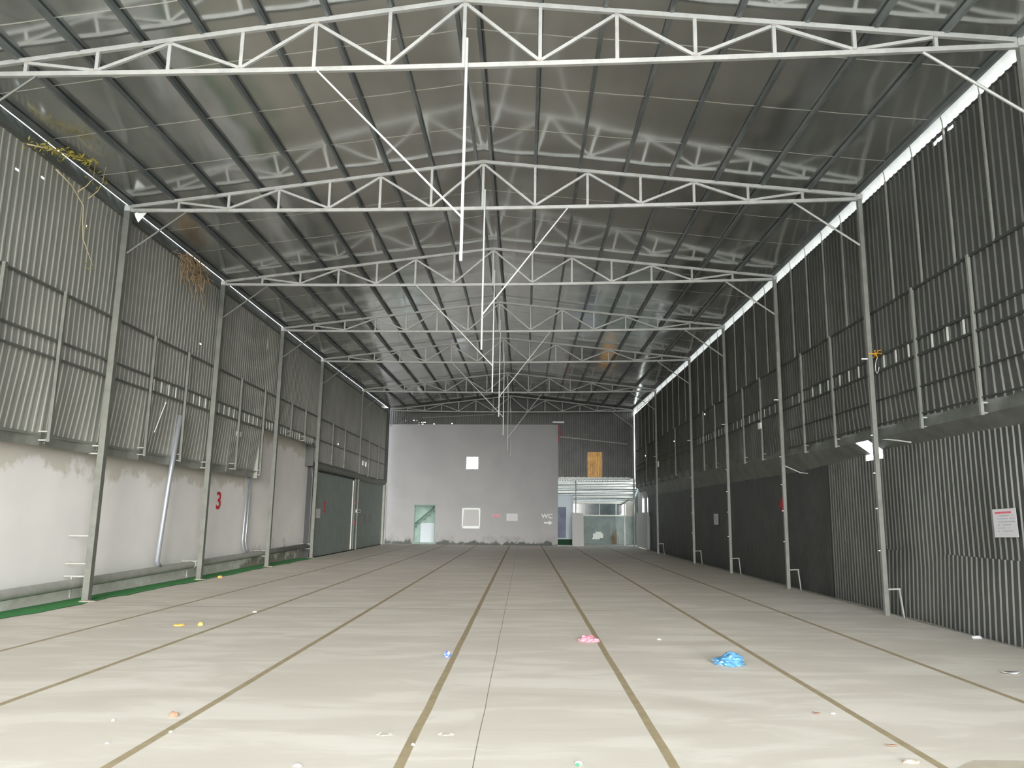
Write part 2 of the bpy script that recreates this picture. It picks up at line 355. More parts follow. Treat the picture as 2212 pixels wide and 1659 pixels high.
struct(MB().box((-.50, 28.3, 3.35), (-.16, 28.8, 7.35)).build('trim_11', M['girt_dark']), 'added dark block stopping the light leak at the end of the white wall')  # block added to stop a light leak, coloured dark
struct(b.build('trim_10', M['flashing']), 'flashings added to seal light leaks between the sheets and the white wall')  # flashings added where light leaked between sheets and wall
# white plaster wall
b = MB(); b.box((-.66, -3, -.1), (-.46, 22.4, 2.78))
struct(b.build('wall_left.003', M['wall_white']), 'stained white plaster wall along the left side')
b = MB(); b.box((-.66, 22.4, -.1), (-.46, 28.75, 4.17)); struct(b.build('wall_left.004', M['wall_white_far']), 'taller white plaster wall past the number 3')
# flashing band below the left sheets
b = MB()
n = 96
for (x, z0, z1) in ((-.27, 2.62, 2.83),):
    va = []; vb = []
    for k in range(n+1):
        y = -3+25.5*k/n; bay = abs(math.sin((y-9.387)*math.pi/1.55))
        va.append(b.bm.verts.new((x-.09*bay+.09, y, z0))); vb.append(b.bm.verts.new((x-.09*bay+.105, y, z1)))
    for k in range(n): b.bm.faces.new((va[k], va[k+1], vb[k+1], vb[k]))
struct(b.build('trim_2', M['flashing']), 'grey flashing band under the left corrugated sheets')

# right wall, upper sheets
def rxu(y, z):
    x = 13.93
    if z < 4.1:
        t = (4.1-z)/1.1; x += .10*min(1, t)**1.3*abs(math.sin((y-8.31)*math.pi/1.52))
    return x
hr = [(10.45, 7.22, .22, .06), (10.15, 7.24, .15, .05), (25.6, 5.1, .06, .05), (31.0, 4.7, .06, .05), (38.5, 4.7, .1, .06)]
struct(corr('wall_right', -3, 42.2, [3.16, 3.5, 3.8, 4.1, 5.2, 6.2, 7.32], rxu, .15, .016, M['sheet_right'], -1, holes=hr, wobble=.012), 'corrugated sheets of the upper right wall, shade put into their colour')
# band + sloping soffit + lower sheets
def zb(y): return 2.98 if y < 15 else 2.98+min(1, (y-15)/16)*.32
def zt(y): return 2.80 if y < 13.5 else 2.80-min(1, (y-13.5)/4)*.2
b = MB(); ys = [-3+0.5*k for k in range(90)] + [41.7]
va = [b.bm.verts.new((13.97+.03*abs(math.sin((y-8.31)*math.pi/1.52)), y, zb(y)+.2)) for y in ys]; vb = [b.bm.verts.new((13.96, y, zb(y))) for y in ys]
for k in range(len(ys)-1): b.bm.faces.new((va[k], va[k+1], vb[k+1], vb[k]))
struct(b.build('trim_3', M['flashing_dark']), 'dark flashing band under the upper right sheets')
b = MB()
va = [b.bm.verts.new((13.945, y, zb(y)+.005)) for y in ys]; vb = [b.bm.verts.new((14.235, y, zt(y))) for y in ys]
for k in range(len(ys)-1):
    if 13.4 < ys[k] < 13.9: continue
    b.bm.faces.new((va[k], va[k+1], vb[k+1], vb[k]))
struct(b.build('trim_4', M['flashing_dark']), 'dark sloping soffit between upper and lower right walls')
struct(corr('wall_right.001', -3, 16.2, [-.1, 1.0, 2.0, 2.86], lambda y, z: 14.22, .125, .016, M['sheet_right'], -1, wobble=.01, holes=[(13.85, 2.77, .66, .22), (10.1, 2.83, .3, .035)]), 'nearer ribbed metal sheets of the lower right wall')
struct(corr('wall_right.002', 16.0, 39.6, [-.1, 1.0, 2.0, 2.64, 2.9], lambda y, z: 14.20, .125, .008, M['sheet_plain'], -1, wobble=.01), 'farther metal sheets of the lower right wall, colour darkened for shade')
struct(corr('wall_right.003', -3, 13.6, [-.1, .3, .7, 1.05], lambda y, z: 14.15+.05*(z/1.0)-.03*math.sin(y*1.9), .125, .016, M['sheet_right'], -1, wobble=.01), 'overlapping lower skirt of ribbed sheets on the right wall')
b = MB(); b.box((13.98, 38.6, 0), (14.08, 42.3, 1.85)); b.box((14.1, 39.5, 1.8), (14.16, 40.2, 3.4)); b.box((14.1, 40.9, 1.8), (14.16, 42.4, 3.4)); b.box((14.1, 40.2, 2.75), (14.16, 40.9, 3.4)); struct(b.build('wall_right.004', M['post']), 'low grey wall panel at the far right corner')

# ------------------------------------------------------------------ roof
def roof():
    for side, name in ((-1, 'ceiling'), (1, 'ceiling.001')):
        b = MB(); nx = 68; ny = 420; rows = []
        for j in range(ny+1):
            y = -3.2+46.2*j/ny; row = []
            for i in range(nx+1):
                d = 6.95*i/nx if side > 0 else 6.99*i/nx
                X = XA+side*d
                ph = ((d-.14) % .84)/.84
                sag = -.006*math.sin(math.pi*ph)**2 if d > .14 else 0
                z = rz(X)+.085+dz(y)+sag+.012*noise.noise(V((X*.6, y*.45, 0)))+.0048*noise.noise(V((X*1.1, y*1.7, 3)))
                row.append(b.bm.verts.new((X, y, z)))
            rows.append(row)
        for j in range(ny):
            for i in range(nx): b.bm.faces.new((rows[j][i], rows[j][i+1], rows[j+1][i+1], rows[j+1][i]))
        struct(b.build(name, M['foil'], smooth=True, face=(0, 0, -1)), 'silver foil roof lining, %s slope' % ('right' if side > 0 else 'left'))
roof()
# outer roof skin so that no light leaks
b = MB()
b.quad((XA, -3.2, 8.5), (XA, 43.3, 8.63), (14.14, 43.3, 7.76), (14.14, -3.2, 7.63)); b.quad((XA, -3.2, 8.5), (XA, 43.3, 8.63), (-.19, 43.3, 7.79), (-.19, -3.2, 7.66))
struct(b.build('roof', M['sheet_end']))
# purlins
d = .14; k = 0
for s, nm in ((-1, 'left'), (1, 'right')):
    for k in range(9):
        X = XA+s*(.14+.84*k)
        if k == 8: X = .03 if s < 0 else 13.76
        z = rz(X)+.02
        b = MB()
        wdt = .05
        zz = z
        b.beam((X, -3, zz), (X, 28, zz), wdt, .085); b.beam((X, 28, zz), (X, 42.6, zz+.13), wdt, .085)
        if k == 0: lab = 'roof purlin just %s of the ridge' % nm
        elif k == 8: lab = 'dark eave beam running along the top of the %s wall' % nm
        else: lab = '%s roof purlin %s of the ridge' % (ORD[k], nm)
        tag(b.build('roof_purlin', M['purlin']), lab + ', long grey steel tube', 'roof beam', 'roof purlins running the length of the hall')

# eave films
def film(name, xa, za, xb, zb_, mt, lab, y0=-3, y1=42.6, cr=.03):
    b = MB(); n = 150; m_ = 4; rows = []
    for j in range(n+1):
        y = y0+(y1-y0)*j/n; row = []
        for i in range(m_+1):
            t = i/m_; q = cr*noise.noise(V((y*1.7, t*2, 4)))*math.sin(math.pi*t)+cr*.5*noise.noise(V((y*4, t*3, 8)))
            row.append(b.bm.verts.new((xa+(xb-xa)*t+q, y, za+(zb_-za)*t+dz(y)+(.02*noise.noise(V((y*.9, 0, 0))) if i == m_ else 0))))
        rows.append(row)
    for j in range(n):
        for i in range(m_): b.bm.faces.new((rows[j][i], rows[j][i+1], rows[j+1][i+1], rows[j+1][i]))
    return struct(b.build(name, mt, smooth=True, face=(XA-xa, 0, 0)), lab)
film('trim_5', 13.85, 7.515, 13.98, 7.29, M['white_strip'], 'bright crinkled film closing the right eave')
film('trim_6', -.20, 7.56, -.16, 7.22, M['left_strip'], 'grey crinkled film closing the left eave', cr=.02)
# rails at sheet tops
b = MB(); b.beam((-.12, -3, 7.24), (-.12, 28, 7.24), .05, .04); b.beam((-.12, 28, 7.24), (-.12, 42.7, 7.36), .05, .04)
tag(b.build('wall_rail', M['girt']), 'dark top rail of the left corrugated wall below the eave film', 'wall rail')
b = MB(); b.beam((13.93, -3, 7.29), (13.93, 28, 7.29), .03, .03); b.beam((13.93, 28, 7.29), (13.93, 41.6, 7.41), .03, .03)
tag(b.build('wall_rail', M['girt_dark']), 'dark top rail of the right corrugated wall below the bright film', 'wall rail')

# ------------------------------------------------------------------ trusses
NP = 7
def truss(i):
    zo = dz(YF[i]); H = 7.33+zo; sag = .07
    def zbot(X): return H - sag*(1-((X-XA)/6.89)**2) - (.0 if i != 6 else -.02)
    def ztop(X): return 8.20+zo-abs(X-XA)*(.80/6.89)
    names = ['nearest', 'second', 'third', 'fourth', 'fifth', 'sixth', 'farthest']
    root = empty('roof_truss', F(i, XA, 7.25), names[i]+' pale steel roof truss '+('crossing the top of the picture' if i == 0 else 'hung against the back gable' if i == 6 else 'counted from the camera, spanning the hall'), 'roof truss', 'steel roof trusses across the hall')
    T = M['truss']
    b = MB(); n = 12
    for k in range(n):
        x0, x1 = .02+13.74*k/n, .02+13.74*(k+1)/n
        b.beam(F(i, x0, zbot(x0)), F(i, x1, zbot(x1)), .05, .062)
    b.build('bottom_chord', T, root)
    for s in (-1, 1):
        xe = .02 if s < 0 else 13.76
        MB().beam(F(i, XA, ztop(XA)), F(i, xe, ztop(xe)), .05, .062).build('top_chord', T, root)
    step = 6.87/NP
    for k in range(-NP, NP+1):
        X = XA+k*step
        if abs(k) == NP: X = .05 if k < 0 else 13.74
        MB().beam(F(i, X, zbot(X)+.03), F(i, X, ztop(X)-.03), .04, .046 if abs(k) < NP else .07, (1, 0, 0)).build('upright', T, root)
    for s in (-1, 1):
        for k in range(0, 6):
            xa, xb = XA+s*k*step, XA+s*(k+1)*step
            if k % 2 == 0: p, q = F(i, xa, ztop(xa)-.04), F(i, xb, zbot(xb)+.04)
            else: p, q = F(i, xa, zbot(xa)+.04), F(i, xb, ztop(xb)-.04)
            d = (q-p).normalized()*.03
            MB().beam(p+d, q-d, .036, .042).build('diagonal', T, root)
    # weld stains at the nodes
    for k in range(-6, 7):
        X = XA+k*step; zt_ = ztop(X)-.035 if k % 2 == 0 else zbot(X)+.035
        p = F(i, X, zt_); MB().box(p-V((.03, .0265, .014)), p+V((.03, .0265, .014))).build('weld_joint', M['rust'], root)
    # knee braces down to the columns
    for s in (-1, 1):
        xe = .03 if s < 0 else 13.75; xk = 1.15 if s < 0 else 12.62
        MB().tube([F(i, xk, zbot(xk)-.03), F(i, xe, 6.45+zo)], .019, 6).build('knee_brace', M['girt'] if s < 0 else M['truss'], root)
    return zbot
zbots = [truss(i) for i in range(7)]
# hanging rods with their stays
RB = [4.62, 4.53, 4.53, 4.57, 4.52, 4.61, 4.91]
for i in range(7):
    nm = ['nearest', 'second', 'third', 'fourth', 'fifth', 'sixth', 'farthest'][i]
    root = empty('hanging_rod', F(i, 6.93, RB[i]), 'thin white rod hanging below the ridge from the %s truss' % nm, 'hanging rod', 'white rods hanging under the ridge')
    o = -.05
    MB().tube([F(i, 6.93, 7.62, o), F(i, 6.93, RB[i], o)], .016 if i else .019, 8).build('rod', M['rod'], root)
    if i < 6:
        xs = 4.96 if i % 2 == 0 else 8.5
        MB().tube([F(i, xs, 7.25, o), F(i, 6.93, 5.18, o)], .013, 8).build('stay', M['rod'], root)

# ------------------------------------------------------------------ columns
def cname(i): return ['nearest', 'nearest', 'second', 'third', 'fourth', 'fifth', 'farthest'][i]
for i in range(1, 7):
    if i == 6: continue
    zo = dz(YF[i]); zb_ = 0
    side = 'left wall'; far = i == 5
    lab = {1: 'nearest grey steel column on the left, beside three wall ties', 2: 'grey steel column standing just before the red number 3', 3: 'grey steel column past the number 3 in front of the taller white wall', 4: 'grey steel column between the white wall and the sliding doors', 5: 'slim grey column at the meeting of the two sliding doors'}[i]
    root = empty('steel_column', F(i, 0, 0), lab, 'column', 'steel columns along the left wall')
    wv = .115 if i < 5 else .06
    b = MB(); p = F(i, 0, -.1); b.box(p-V((wv/2, wv/2, 0)), F(i, 0, 7.30+zo)+V((wv/2, wv/2, 0))); b.build('post', M['column_left'], root)
    p = F(i, 0, 7.36+zo); b = MB(); b.box(p-V((.06, .06, .06)), p+V((.06, .06, .06))); b.build('cap_plate', M['truss'], root, bevel=.01)
    if i < 5:
        p = F(i, 0, 0); b = MB()
        for (dx, dy, r) in ((.02, -.05, .11), (.10, -.02, .07), (-.04, .02, .08)):
            bmesh.ops.create_icosphere(b.bm, subdivisions=2, radius=r, matrix=Matrix.Translation(p+V((dx, dy, .0))) @ Matrix.Diagonal((1.2, 1, .28, 1)))
        b.build('mortar_footing', M['dirt'], root, smooth=True)
    zs = {1: [1.14, .65, .43, 2.62, 2.76], 2: [.43, 2.66, 2.8], 3: [.47, .31], 4: [.5, .33]}.get(i, [])
    for z in zs:
        b = MB(); x1 = -.44 if z < 2.5 else -.24
        b.box(F(i, x1, z-.012)+V((0, -.03, 0)), F(i, -.045, z+.012)+V((0, .0, 0)))
        if z in (.43,) : b.box(F(i, -.33, .06)+V((0, -.01, 0)), F(i, -.30, z)+V((0, .015, 0)))
        b.build('wall_tie', M['pipe'], root)
for i in range(0, 7):
    zo = dz(YF[i])
    lab = {0: 'pale steel column at the top right corner under the nearest truss', 1: 'pale steel column on the right with a yellow ribbon tied to it', 2: 'pale steel column on the right, beside the red number 4', 3: 'pale steel column on the right, just before the small dim notice', 4: 'pale steel column on the right, just past the small dim notice', 5: 'second to last steel column on the right before the back opening', 6: 'farthest right column standing at the back opening'}[i]
    root = empty('steel_column', F(i, XR, 0), lab, 'column', 'steel columns along the right wall')
    wv = .075
    b = MB(); p = F(i, XR, -.1); b.box(p-V((wv/2, wv/2, 0)), F(i, XR, 7.30+zo)+V((wv/2, wv/2, 0))); b.build('post', M['column_right'], root)
    p = F(i, XR, 7.36+zo); b = MB(); b.box(p-V((.05, .055, .055)), p+V((.05, .055, .055))); b.build('cap_plate', M['truss'], root, bevel=.01)
    if i < 6:
        q = F(i, XR, .42); b = MB()
        b.beam(q+V((.03, 0, 0)), q+V((.25, 0, .01)), .035, .025); b.beam(q+V((.235, 0, .01)), q+V((.27, -.03, -.46)), .035, .02, (1, 0, 0))
        b.build('base_bracket', M['truss'], root)
        for z in (1.05, 1.75, 2.35, 3.0, 4.6):
            if z == 4.6: b = MB(); b.tube([F(i, XR-.14, 4.35), F(i, XR-.03, 4.35)], .014, 6)
            else: b = MB(); b.tube([F(i, XR-.07, z), F(i, XR-.03, z)], .011, 6)
            b.build('bolt', M['white'], root)

# ------------------------------------------------------------------ wall posts, rails, studs, slats
def wpost(side, y, z0, z1, lab):
    X = -.03 if side == 'left' else 13.885
    b = MB(); w_ = .026 if side == 'left' else .022
    b.box((X-w_, y-w_, z0), (X+w_, y+w_, z1)); 
    root = tag(b.build('wall_post', M['column_left'] if side == 'left' else M['column_right']), lab, 'wall post', 'short posts hanging on the %s wall' % side)
    s = -1 if side == 'left' else 1
    for dzz in (.03, .17): MB().box((X+s*.02, y-.012, z0+dzz-.01), (X+s*(.02+(.17 if s < 0 else .07)), y+.012, z0+dzz+.01)).build('foot_bracket', M['pipe'], root)
bayn = ['in the nearest bay', 'between the nearest and second columns', 'between the second and third columns', 'between the third and fourth columns', 'between the fourth and fifth columns', 'in the farthest bay']
for (y, z0, k, e) in ((10.85, 2.68, 0, 'first'), (12.38, 2.68, 0, 'second'), (15.53, 2.7, 1, 'first'), (17.14, 2.7, 1, 'second'), (20.45, 2.72, 2, 'first'), (22.35, 2.66, 2, 'second'), (25.0, 4.1, 3, 'first'), (26.6, 4.1, 3, 'second'), (30.5, 3.45, 4, 'first'), (32.6, 3.45, 4, 'second'), (37.8, 3.45, 5, 'first'), (40.2, 3.45, 5, 'second')):
    wpost('left', y, z0, 5.22, '%s short grey post on the left wall %s' % (e, bayn[k]))
for (y, k, e) in ((9.93, 0, 'first'), (11.48, 0, 'second'), (14.74, 1, 'first'), (16.38, 1, 'second'), (19.35, 2, 'first'), (20.95, 2, 'second'), (24.1, 3, 'first'), (25.7, 3, 'second'), (30.6, 4, 'single'), (38.0, 5, 'single')):
    wpost('right', y, zb(y)-.02, 5.22, '%s pale short post on the right wall %s' % (e, bayn[k]))
RL = [('left', 5.2, -3, 42.6, 'upper'), ('left', 4.37, -3, 28.2, 'middle'), ('left', 4.07, -3, 28.2, 'lower'), ('left', 4.37, 28.3, 42.6, 'middle far'),
      ('right', 5.2, -3, 41.6, 'upper'), ('right', 4.38, -3, 41.6, 'second'), ('right', 4.12, -3, 41.6, 'third'), ('right', 3.62, -3, 17.5, 'fourth'), ('right', 3.2, -3, 17.5, 'lowest')]
for side, z, a, c, nm in RL:
    X = -.09 if side == 'left' else 13.905
    t = .018 if z not in (3.62, 3.2) else .010
    b = MB(); b.box((X-.018, a, z-t), (X+.018, c, z+t))
    tag(b.build('wall_rail', M['girt'] if side == 'left' else M['girt_dark']), '%s horizontal rail on the %s corrugated wall' % (nm, side), 'wall rail', 'horizontal rails on the %s wall' % side)
# studs of the upper right wall
fr = [y+SK*XR for y in YF]
n = 0
for k in range(0, 6):
    a, c = fr[k], fr[k+1]; cnt = 4 if k < 4 else 5
    for j in range(1, cnt+1):
        y = a+(c-a)*j/(cnt+1)+.12
        b = MB(); zt_ = 7.30+dz(y)
        b.box((13.875, y-.014, 5.2), (13.905, y+.014, zt_))
        b.tube([(13.89, y, zt_), (13.88, y, zt_+.12), (13.85, y, zt_+.24)], .007, 5)
        tag(b.build('wall_stud', M['column_right']), '%s slender stud on the upper right wall %s' % (ORD[j-1], bayn[k]), 'wall stud', 'slender studs on the upper right wall')
# slats between the rails
def slats(side, y0, y1, step, lab):
    X = -.115 if side == 'left' else 13.915
    z0, z1 = (4.09, 4.35) if side == 'left' else (4.13, 4.37)
    root = empty('vent_strip', (X, y0, z0), lab, 'vent strip', 'slatted vent strips on the %s wall' % side)
    y = y0
    while y < y1:
        b = MB(); w_ = .022
        b.box((X-.004, y-w_, z0), (X+.004, y+w_, z1)); b.build('slat', M['slat'], root); y += step
rp_ = [9.93, 11.48, 12.9, 14.74, 16.38, 17.6, 19.35, 20.95, 22.4, 24.1, 25.7, 27.2]
for k in range(len(rp_)-1):
    slats('right', rp_[k]+.28, rp_[k+1]-.15, .42 if k < 8 else .36, '%s slatted vent strip along the right wall, counted from the camera' % ORD[k])
lp_ = [15.6, 17.2, 18.7, 20.5, 22.4, 23.5, 25.0, 26.6, 28.2]
for k in range(len(lp_)-1):
    slats('left', lp_[k]+.2, lp_[k+1]-.1, .34 if k < 4 else .26, '%s slatted vent strip along the left wall, counted from the camera' % ORD[k])

# ------------------------------------------------------------------ drain pipes on the left
root = empty('drain_pipe', (-.22, 13, .29), 'thick grey drain pipe lying along the foot of the white wall', 'pipe')
pts = [(-.22, y, .27+.16*max(0, (y-10))/18) for y in (-3, 5, 12, 18.6, 23.4, 28.3)]
MB().tube(pts, .085, 14).build('pipe_run', M['pipe'], root, smooth=True)
b = MB()
for y in (5.5, 18.75): b.tube([(-.22, y-.08, .27+.16*max(0, (y-10))/18), (-.22, y+.08, .27+.16*max(0, (y-10))/18)], .094, 14)
b.build('coupling', M['pipe'], root, smooth=True)
def downpipe(pts, r, lab):
    tag(MB().tube(pts, r, 12).build('downpipe', M['downpipe'], smooth=True), lab, 'pipe', 'downpipes on the white wall')
downpipe([(-.10, 17.1, 3.75), (-.17, 17.0, 2.2), (-.20, 16.85, .55), (-.21, 16.9, .47), (-.21, 17.0, .42)], .052, 'shiny downpipe between the first two left columns, meeting the drain pipe')
downpipe([(-.30, 22.2, 2.7), (-.30, 22.1, .8), (-.27, 22.15, .55), (-.22, 22.25, .45)], .03, 'nearer of the two thin downpipes past the red number 3')
downpipe([(-.30, 22.42, 2.7), (-.30, 22.33, .8), (-.27, 22.36, .6), (-.22, 22.45, .48)], .028, 'farther of the two thin downpipes past the red number 3')
downpipe([(-.25, 28.5, 3.3), (-.15, 28.4, 2.9), (-.14, 28.35, .45)], .035, 'light pipe dropping at the far end of the white wall')
downpipe([(-.33, 28.9, 3.5), (-.36, 28.9, 3.1), (-.34, 28.85, .2)], .03, 'dark gap pipe at the corner of the white wall')
b = MB(); b.box((-.5, 28.76, 0), (-.42, 29.1, 4.4)); tag(b.build('light_gap_board', M['black']), 'added dark board sealing the light gap behind the white wall end', 'board')  # black board added to fill the corner gap that let light in

# ------------------------------------------------------------------ sliding doors at left
def text(txt, size, o, xdir, ydir, mt, name, parent=None, sxy=(1, 1), ext=.003, thick=0.0):
    cu = bpy.data.curves.new('t', 'FONT'); cu.body = txt; cu.size = size; cu.extrude = ext; cu.align_x = 'CENTER'; cu.align_y = 'CENTER'; cu.offset = thick
    to = bpy.data.objects.new('t', cu); col.objects.link(to)
    dg = bpy.context.evaluated_depsgraph_get(); me = bpy.data.meshes.new_from_object(to.evaluated_get(dg))
    bpy.data.objects.remove(to); bpy.data.curves.remove(cu)
    x, y = V(xdir).normalized(), V(ydir).normalized(); z = x.cross(y)
    mm = Matrix(((x.x*sxy[0], y.x*sxy[1], z.x, o[0]), (x.y*sxy[0], y.y*sxy[1], z.y, o[1]), (x.z*sxy[0], y.z*sxy[1], z.z, o[2]), (0, 0, 0, 1)))
    me.transform(mm); me.materials.clear(); me.materials.append(mt); me.name = name
    ob = bpy.data.objects.new(name, me); col.objects.link(ob)
    if parent is not None: ob.parent = parent; ob.matrix_parent_inverse = Matrix.Translation(-parent.location)
    return ob
b = MB(); b.box((-.10, 28.45, .02), (-.04, 34.65, 3.14)); d1 = struct(b.build('door_1', M['door']))
b = MB(); b.box((-.12, 35.25, .02), (-.06, 42.2, 3.20)); d2 = struct(b.build('door_2', M['door']))
MB().box((-.045, 34.55, .05), (.0, 34.68, 3.1)).build('door_edge', M['truss'], d1)
MB().box((-.06, 42.0, .0), (.05, 42.25, 3.2)).build('door_edge', M['pipe'], d2)
b = MB(); b.box((-.06, 35.35, 1.15), (-.03, 35.42, 1.3)); b.build('lock', M['red_paint'], d2)
b = MB(); b.box((-.06, 35.3, 2.05), (-.03, 35.4, 2.18)); b.build('lock', M['red_paint'], d2)
b = MB(); b.box((-.06, 36.9, 1.2), (-.055, 39.0, 1.62)); b.build('cover_patch', M['sheet_right'], d2)
b = MB(); b.box((-.06, 35.5, 1.68), (-.03, 36.4, 1.82)); sgn = tag(b.build('door_sign', M['white']), 'small white sign on the farther sliding door', 'sign')
b = MB(); b.box((-.029, 35.62, 1.715), (-.025, 36.28, 1.785)); b.build('lettering', M['black'], sgn)
b = MB(); n = 40; ra = []
for k in range(n+1):
    y = 28.3+14.0*k/n; sgz = 3.42 - (.10*math.sin(math.pi*(k/n-.45)/.55) if k/n > .45 else 0)
    ra.append([b.bm.verts.new(p) for p in ((-.08, y, sgz+.12), (.03, y, sgz+.08), (.06, y, sgz-.04), (.03, y, sgz-.16), (-.06, y, sgz-.2))])
for r0, r1 in zip(ra, ra[1:]):
    for q in range(4): b.bm.faces.new((r0[q], r0[q+1], r1[q+1], r1[q]))
struct(b.build('trim_7', M['column_left'], smooth=True), 'rounded grey track cover above the sliding doors')
struct(MB().box((-.14, 28.3, -.1), (-.12, 42.7, 3.5)).box((-.66, 28.7, -.1), (-.13, 28.8, 4.2)).box((-.5,42.6,-.1),(.0,42.8,7.6)).build('trim_8', M['black']), 'dark backing added to seal light leaks around the sliding doors')  # black backing added to keep light from leaking round the door edges
# corner post at the back left
b = MB(); b.box((-.1, 42.35, 0), (.0, 42.45, 3.4)); b.box((-.02, 42.55, 0), (.05, 42.65, 3.4)); tag(b.build('door_jamb', M['truss']), 'pale twin jamb posts at the back left corner', 'door jamb')
# painted numbers
wl = bpy.data.objects['wall_left.003']
text('3', .64, (-.455, 20.56, 1.88), (0, 1, 0), (0, 0, 1), M['red_paint'], 'painted_number', wl, (1.15, 1.0), .002, .012)['label'] = 'red painted number 3'
text('5', .62, (-.037, 29.85, 1.83), (0, 1, 0), (0, 0, 1), M['red_paint'], 'painted_number', d1, (1.15, 1.0), .002, .012)['label'] = 'red painted number 5'
text('4', .50, (14.172, 18.95, 1.9), (0, -1, 0), (0, 0, 1), M['red_paint'], 'painted_number', bpy.data.objects['wall_right.002'], (1.2, 1.0), .002, .012)['label'] = 'red painted number 4'

# ------------------------------------------------------------------ notices
def notice(center, w_, h_, lab, wall='right', red=True, tilt=0.0, lines=6, name='notice_sheet', orgn=None):
    if wall == 'right': xd, nrm = V((0, -1, 0)), V((-1, 0, 0))
    elif wall == 'left': xd, nrm = V((0, 1, 0)), V((1, 0, 0))
    else: xd = V((1, SK, 0)).normalized(); nrm = V((SK, -1, 0)).normalized()
    yd = V((0, 0, 1)); xd2 = (xd*math.cos(tilt)+yd*math.sin(tilt)); yd2 = (-xd*math.sin(tilt)+yd*math.cos(tilt)); c = V(center)
    def P(a, b_, o=0): return c+xd2*(a*w_/2)+yd2*(b_*h_/2)+nrm*o
    root = tag(MB().prism([P(-1, -1), P(1, -1), P(1, 1), P(-1, 1)], nrm*.004).build(name, M['paper']), lab, 'notice')
    if red:
        b = MB(); k = 0; x = -.78
        while x < .62:
            s = random.uniform(.05, .11); b.prism([P(x, .66, .0045), P(x+s, .66, .0045), P(x+s, .8, .0045), P(x, .8, .0045)], nrm*.001); x += s+.025
        b.build('heading', M['print_red'], root)
    b = MB()
    for j in range(lines):
        yv = .48-1.3*j/lines; x = -.7+random.uniform(0, .15)
        while x < .72:
            s = random.uniform(.08, .22)
            if random.random() < .78: b.prism([P(x, yv, .0045), P(x+s, yv, .0045), P(x+s, yv+.07, .0045), P(x, yv+.07, .0045)], nrm*.001)
            x += s+.05
    b.build('lettering', M['print_grey'], root)
    return root
nr = notice((14.155, 10.08, 1.535), .50, .375, 'white notice with a red heading on the near right ribbed wall', tilt=.03)
notice((14.172, 25.45, 1.54), .6, .36, 'small dim white notice on the dark right wall between far columns', red=False)
notice((-.036, 28.93, 1.61), .62, .34, 'white paper sheet on the nearer sliding door beside the number 5', wall='left', red=False)

# ------------------------------------------------------------------ boxes on walls
def ebox(c, s, lab, side):
    c = V(c); b = MB(); b.box(c-V(s)/2, c+V(s)/2); o = tag(b.build('junction_box', M['white'], bevel=.006), lab, 'junction box', 'white junction boxes on the walls')
    d = .5*s[0]+.002; sg = 1 if side == 'left' else -1
    MB().box(c+V((sg*d, -s[1]*.3, -s[2]*.35)), c+V((sg*(d+.004), s[1]*.3, s[2]*.05))).build('cover', M['slat'], o)
ebox((-.125, 20.75, 3.72), (.05, .22, .13), 'white junction box on the left wall above the number 3', 'left')
ebox((-.105, 36.9, 4.05), (.05, .45, .22), 'white junction box above the farther sliding door', 'left')
ebox((13.86, 19.4, 3.95), (.05, .2, .16), 'white junction box on a right wall post', 'right')
ebox((13.86, 34.6, 4.0), (.05, .4, .25), 'white junction box beside the fifth right column', 'right')
# ribbon and cable at the nearest right column
p = F(1, XR, 4.42)
rt_ = empty('cable_loop', p, 'yellow ribbon with a white cable loop tied on the nearest right column', 'cable')
b = MB(); q = p+V((.08, -.08, 0))
for a in (0.3, 1.2, 2.4, 3.3, 4.4, 5.5): b.tube([q, q+V((0, .12*math.cos(a), .06*math.sin(a))), q+V((.01, .19*math.cos(a+.2), .08*math.sin(a+.3)))], .008, 5)
b.tube([p+V((-.03, -.04, .02)), q], .008, 5)
b.build('ribbon', M['yellow'], rt_)
MB().tube([q+V((0, .1*math.sin(t*.8)-.05, -.08-.13*(1-math.cos(t)))) for t in [k*.4 for k in range(12)]], .006, 5).build('cable', M['white'], rt_)
tag(MB().tube([p+V((.28, -.65, -1.60)), p+V((.25, -.2, -1.52)), p+V((.2, .45, -1.42))], .012, 6).build('short_rod', M['white']), 'pale short rod under the right soffit beside the nearest right column', 'rod')
b = MB(); b.tube([(13.82, 17.5, 2.78), (13.9, 17.2, 2.68), (13.98, 17.0, 2.6), (14.0, 16.6, 2.56)], .01, 6); tag(b.build('loose_cable', M['white']), 'short white cable sticking out beside the second right column', 'cable')
# white cloth corner at the nearest left column
b = MB(); p = F(1, .12, 7.28); b.prism([p, p+V((.24, -.02, .0)), p+V((.16, -.02, -.12)), p+V((.1, -.02, -.2)), p+V((.04, -.02, -.1))], (0, .01, 0))
tag(b.build('cloth_scrap', M['white']), 'white triangular scrap hanging at the nearest left column top', 'cloth')

# ------------------------------------------------------------------ end wall
YE = 43.05
def E(X, Z, off=0): return V((X, YE+SK*X+off, Z))
def panel(mb, x0, x1, z0, z1, off, th):
    mb.prism([E(x0, z0, off), E(x1, z0, off), E(x1, z1, off), E(x0, z1, off)], (0, th, 0))
def holed(x0, x1, z0, z1, off, th, holes):
    xs = sorted({x0, x1, *[h[0] for h in holes], *[h[1] for h in holes]}); zs = sorted({z0, z1, *[h[2] for h in holes], *[h[3] for h in holes]})
    b = MB(); 
    for i in range(len(xs)-1):
        for j in range(len(zs)-1):
            cx, cz = (xs[i]+xs[i+1])/2, (zs[j]+zs[j+1])/2
            if any(h[0] < cx < h[1] and h[2] < cz < h[3] for h in holes): continue
            panel(b, xs[i], xs[i+1], zs[j], zs[j+1], off, th)
    bmesh.ops.remove_doubles(b.bm, verts=b.bm.verts, dist=1e-5)
    return b
